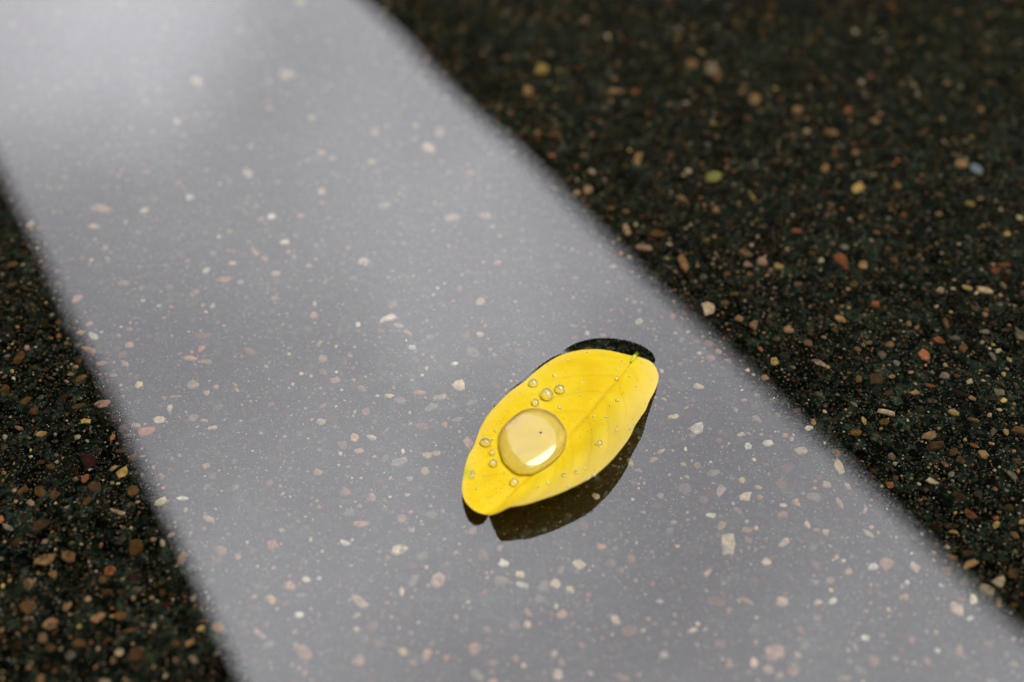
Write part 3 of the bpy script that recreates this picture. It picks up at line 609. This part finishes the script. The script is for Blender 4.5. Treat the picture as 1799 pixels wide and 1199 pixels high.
# the rest of the crushed stone, too many to single out
def shape(n):
    a = np.sort(rng.uniform(0, 2*math.pi, n)); a = (np.arange(n)+rng.uniform(-0.3, 0.3, n))*2*math.pi/n
    r = rng.uniform(0.7, 1.1, n); el = rng.uniform(0.5, 1.0)
    p = np.stack([np.cos(a)*r, np.sin(a)*r*el], -1); t = rng.uniform(0, 6.28); ct, st_ = math.cos(t), math.sin(t)
    return p@np.array([[ct, st_], [-st_, ct]])
PN = 'tttttbbbbbggglllpoynkknnn'; PF = 'tttlllggggbbbpwnk'
def scatter(count, x0, x1, y0, y1, rmin, rmax, power, pal, n0, n1, lo=0.5, hi=1.0, check=True):
    got = 0; tries = 0
    while got < count and tries < count*4:
        tries += 1
        x, y = rng.uniform(x0, x1), rng.uniform(y0, y1)
        r = rmin+(rmax-rmin)*rng.random()**power
        if check and taken(x, y, r*0.9): continue
        if check: occupy(x, y, r)
        colr = np.array(s2l(PAL[pal[rng.integers(len(pal))]]))*rng.uniform(lo, hi)
        grit.append((shape(rng.integers(n0, n1))*r, np.array([x, y]), 0.12*r+0.00008, colr)); got += 1
def scatter_view(count, rmin, rmax, power, pal, n0, n1, lo, hi):
    """denser packing on the ground close round the leaf"""
    got = 0; tries = 0
    while got < count and tries < count*5:
        tries += 1
        y = 0.08+0.36*rng.random()**0.85; x = rng.uniform(-1, 1)*(0.09+0.34*y)
        r = rmin+(rmax-rmin)*rng.random()**power
        if taken(x, y, r*0.92): continue
        occupy(x, y, r)
        colr = np.array(s2l(PAL[pal[rng.integers(len(pal))]]))*(lo+(hi-lo)*rng.random()**2.1)
        grit.append((shape(rng.integers(n0, n1))*r, np.array([x, y]), 0.10*r+0.00006, colr)); got += 1
scatter_view(5200, 0.0008, 0.0019, 1.3, PN, 5, 8, 0.03, 0.85)
scatter_view(15000, 0.00048, 0.0009, 1.2, PN, 4, 8, 0.03, 1.05)
scatter_view(22000, 0.00024, 0.00050, 1.2, PN, 4, 7, 0.05, 1.05)
scatter(2600, -0.42, 0.42, 0.03, 0.75, 0.0008, 0.0024, 1.7, PN, 5, 8, 0.10, 0.55)
scatter(7000, -0.42, 0.42, 0.03, 0.70, 0.00040, 0.0010, 1.6, PN, 4, 7, 0.15, 0.85)
def tiny(count):
    """sand-sized grains where one is near enough to tell them apart"""
    y = rng.uniform(0.085, 0.40, count); x = rng.uniform(-1, 1, count)*(0.085+0.32*y)
    r = 0.00010+0.00026*rng.random(count)**1.8; br = rng.uniform(0.2, 1.1, count)**1.5; ci = rng.integers(len(PF), size=count)
    shp = [shape(n) for n in (4, 5, 5, 4, 5, 4, 5, 5)]
    for k in range(count):
        grit.append((shp[k % 8]*r[k]*np.array([1 if k & 8 else -1, 1 if k & 8 else -1]), np.array([x[k], y[k]]), 0.3*r[k], np.array(s2l(PAL[PF[ci[k]]]))*br[k]))
tiny(30000)
vc = []; lv = []; ls = []; tint = []; base = 0; lp = 0
for pts, c2, h, colr in grit:
    n = len(pts); q = pts+c2
    up = np.c_[c2+pts*0.72, np.full(n, ZG+h)+rng.uniform(-0.2, 0.2, n)*h]; dn = np.c_[q, np.full(n, ZG-0.0002)]
    vc.append(dn); vc.append(up); tint.append(np.tile(np.r_[colr, 1.0], (2*n, 1)))
    for k in range(n):
        lv += [base+k, base+(k+1) % n, base+n+(k+1) % n, base+n+k]; ls.append(lp); lp += 4
    lv += [base+n+k for k in range(n)]; ls.append(lp); lp += n
    base += 2*n
vc = np.concatenate(vc).astype(np.float32); tint = np.concatenate(tint).astype(np.float32)
gm = bpy.data.meshes.new('grit'); gm.vertices.add(len(vc)); gm.vertices.foreach_set('co', vc.ravel())
gm.loops.add(len(lv)); gm.loops.foreach_set('vertex_index', np.array(lv, np.int32))
gm.polygons.add(len(ls)); gm.polygons.foreach_set('loop_start', np.array(ls, np.int32)); gm.update(calc_edges=True)
at = gm.color_attributes.new('tint', 'FLOAT_COLOR', 'POINT'); at.data.foreach_set('color', tint.ravel())
gm.validate()
go = link('grit', gm, M_GRIT, road); go['kind'] = 'stuff'

# ------------------------------------------------------------------ the street round the puddle (seen mirrored in it)
def empty(name, label, cat):
    o = bpy.data.objects.new(name, None); COL.objects.link(o); o.rotation_euler = (0, 0, STREET); o.location = (0, 0, 0.008)
    return tag(o, label, cat)
# block across the street: its eaves bound the strip of sky on the right
H1 = 15.0; E1 = 0.761*(H1+HC)
bR = empty('apartment_block', 'dark apartment block across the street, its eaves mirrored as a slanting edge', 'building')
boxes('wall', [(E1+0.5, E1+12, -12, 70, 0, H1+0.25)], M_FRONT, bR)
boxes('cornice', [(E1, E1+0.497, -12.2, 70.2, H1, H1+0.35)], M_TRIM, bR)
bm = bmesh.new()
rv = [bm.verts.new(p) for p in ((E1+0.1,-12.1,H1+0.36),(E1+12.3,-12.1,H1+0.36),(E1+6.2,-12.1,H1+3.2),(E1+0.1,70.1,H1+0.36),(E1+12.3,70.1,H1+0.36),(E1+6.2,70.1,H1+3.2))]
for f in ((0,1,2),(3,5,4),(0,2,5,3),(1,4,5,2),(0,3,4,1)): bm.faces.new([rv[k] for k in f])
rme = bpy.data.meshes.new('roof'); bm.to_mesh(rme); bm.free(); link('roof', rme, M_ROOF, bR)
def window(parent, x, y, z, name='window', ww=1.1, hh_=1.7):
    wd = boxes(name, [(x-0.06, x-0.003, y-ww/2, y+ww/2, z, z+hh_)], M_TRIM, parent)
    for k in (0, 1):
        boxes('shutter', [(x-0.10, x-0.063, y+(k-1)*ww/2+0.05+k*0.02, y+k*ww/2-0.03, z+0.06, z+hh_-0.06)], M_SHUTTER, wd)
    boxes('sill', [(x-0.16, x-0.005, y-ww/2-0.1, y+ww/2+0.1, z-0.10, z-0.004)], M_TRIM, wd)
for fl in range(4):
    for k in range(9): window(bR, E1+0.5, -6+k*3.2, 1.2+fl*3.4)
# low eave the photographer stands under: bounds the sky on the left
H2 = 3.0; E2 = 0.0643*(H2+HC)
bL = empty('house_front', 'dark house front with a deep overhanging wooden eave above the puddle', 'building')
boxes('wall', [(-9, -2.5, -8, 40, 0, 7.5)], M_FRONT, bL)
boxes('eave_fascia', [(E2-0.05, E2, -1.3, 24, H2-0.008, H2+0.22)], M_TRIM, bL)
nb = 14
for k in range(nb):
    a = -2.495+(E2-0.055+2.495)*k/nb; b_ = -2.495+(E2-0.055+2.495)*(k+1)/nb
    boxes('eave_board', [(a+0.004, b_-0.004, -1.3, 24, H2+0.012, H2+0.045)], M_SOFFIT, bL)
boxes('eave_roof', [(-2.496, E2-0.052, -1.3, 24, H2+0.05, H2+0.15)], M_ROOF, bL)
boxes('roof', [(-9.3, -2.3, -8.2, 40.2, 7.52, 7.8)], M_ROOF, bL)
for k in range(6): window(bL, -2.44, 2+k*3.4, 1.0, ww=1.2, hh_=1.5)
# gable wall that closes the yard behind the photographer
bB = empty('gable_house', 'dark gable wall closing the yard behind the puddle', 'building')
boxes('wall', [(-2.45, 11.0, -16, -6.0, 0, 10.0)], M_FRONT, bB)
boxes('roof', [(-2.48, 11.2, -16.2, -5.9, 10.02, 10.3)], M_ROOF, bB)

# ------------------------------------------------------------------ small litter
def scrap(name, cx, cy, ln_, wd, tilt, colr, label, cat):
    """torn scrap lying on the stones under the water: bent, with thickness"""
    pts, c2 = footprint(cx, cy, ln_, wd, tilt, ZG+0.0005); pts = pts-c2; n = len(pts); v = []; f = []
    for lay in (0, 1):
        for s in (1.0, 0.5):
            for p in pts*s: v.append((p[0], p[1], 0.0003+0.00022*lay+0.08*abs(p[0])))
        v.append((0, 0, 0.0003+0.00022*lay))
    m = 2*n+1
    for k in range(n):
        k2 = (k+1) % n
        f += [(k2, k, n+k, n+k2), (n+k2, n+k, 2*n), (m+k, m+k2, m+n+k2, m+n+k), (m+n+k, m+n+k2, m+2*n), (k, k2, m+k2, m+k)]
    o = link(name, mesh(name, v, f, True), plain(name+'_surface', s2l(colr), 0.6, 0.3, 400), None, (c2[0], c2[1], ZG))
    return tag(o, label, cat)
scrap('leaf_scrap', 1253, 312, 33, 19, 12, (112,108,58), 'small pale green leaf scrap on the dark asphalt', 'leaf scrap')
scrap('paper_scrap', 1714, 298, 26, 18, -20, (100,108,114), 'pale bluish paper scrap on the dark asphalt', 'paper scrap')
# speck of grit riding on the big drop
gp = Z1((510,571), 0.0044); ray_o = Vector((0, 0, HC)); rd = (Vector(gp)-ray_o).normalized()
from mathutils.bvhtree import BVHTree
bv = BVHTree.FromPolygons([v.co[:] for v in dm.vertices], [p.vertices[:] for p in dm.polygons])
hit = bv.ray_cast(ray_o, rd)
loc = hit[0] if hit[0] is not None else Vector(gp)
bm = bmesh.new(); bmesh.ops.create_icosphere(bm, subdivisions=2, radius=1)
for v in bm.verts: v.co *= random.uniform(0.6, 1.15)
me = bpy.data.meshes.new('grit_speck'); bm.to_mesh(me); bm.free()
gs = link('grit_speck', me, plain('speck_grey', (0.10, 0.095, 0.10), 0.7, 0.5, 3000), None, loc); gs.scale = (0.00038, 0.00028, 0.00018)
tag(gs, 'dark speck of grit riding on top of the large water drop', 'grit speck')
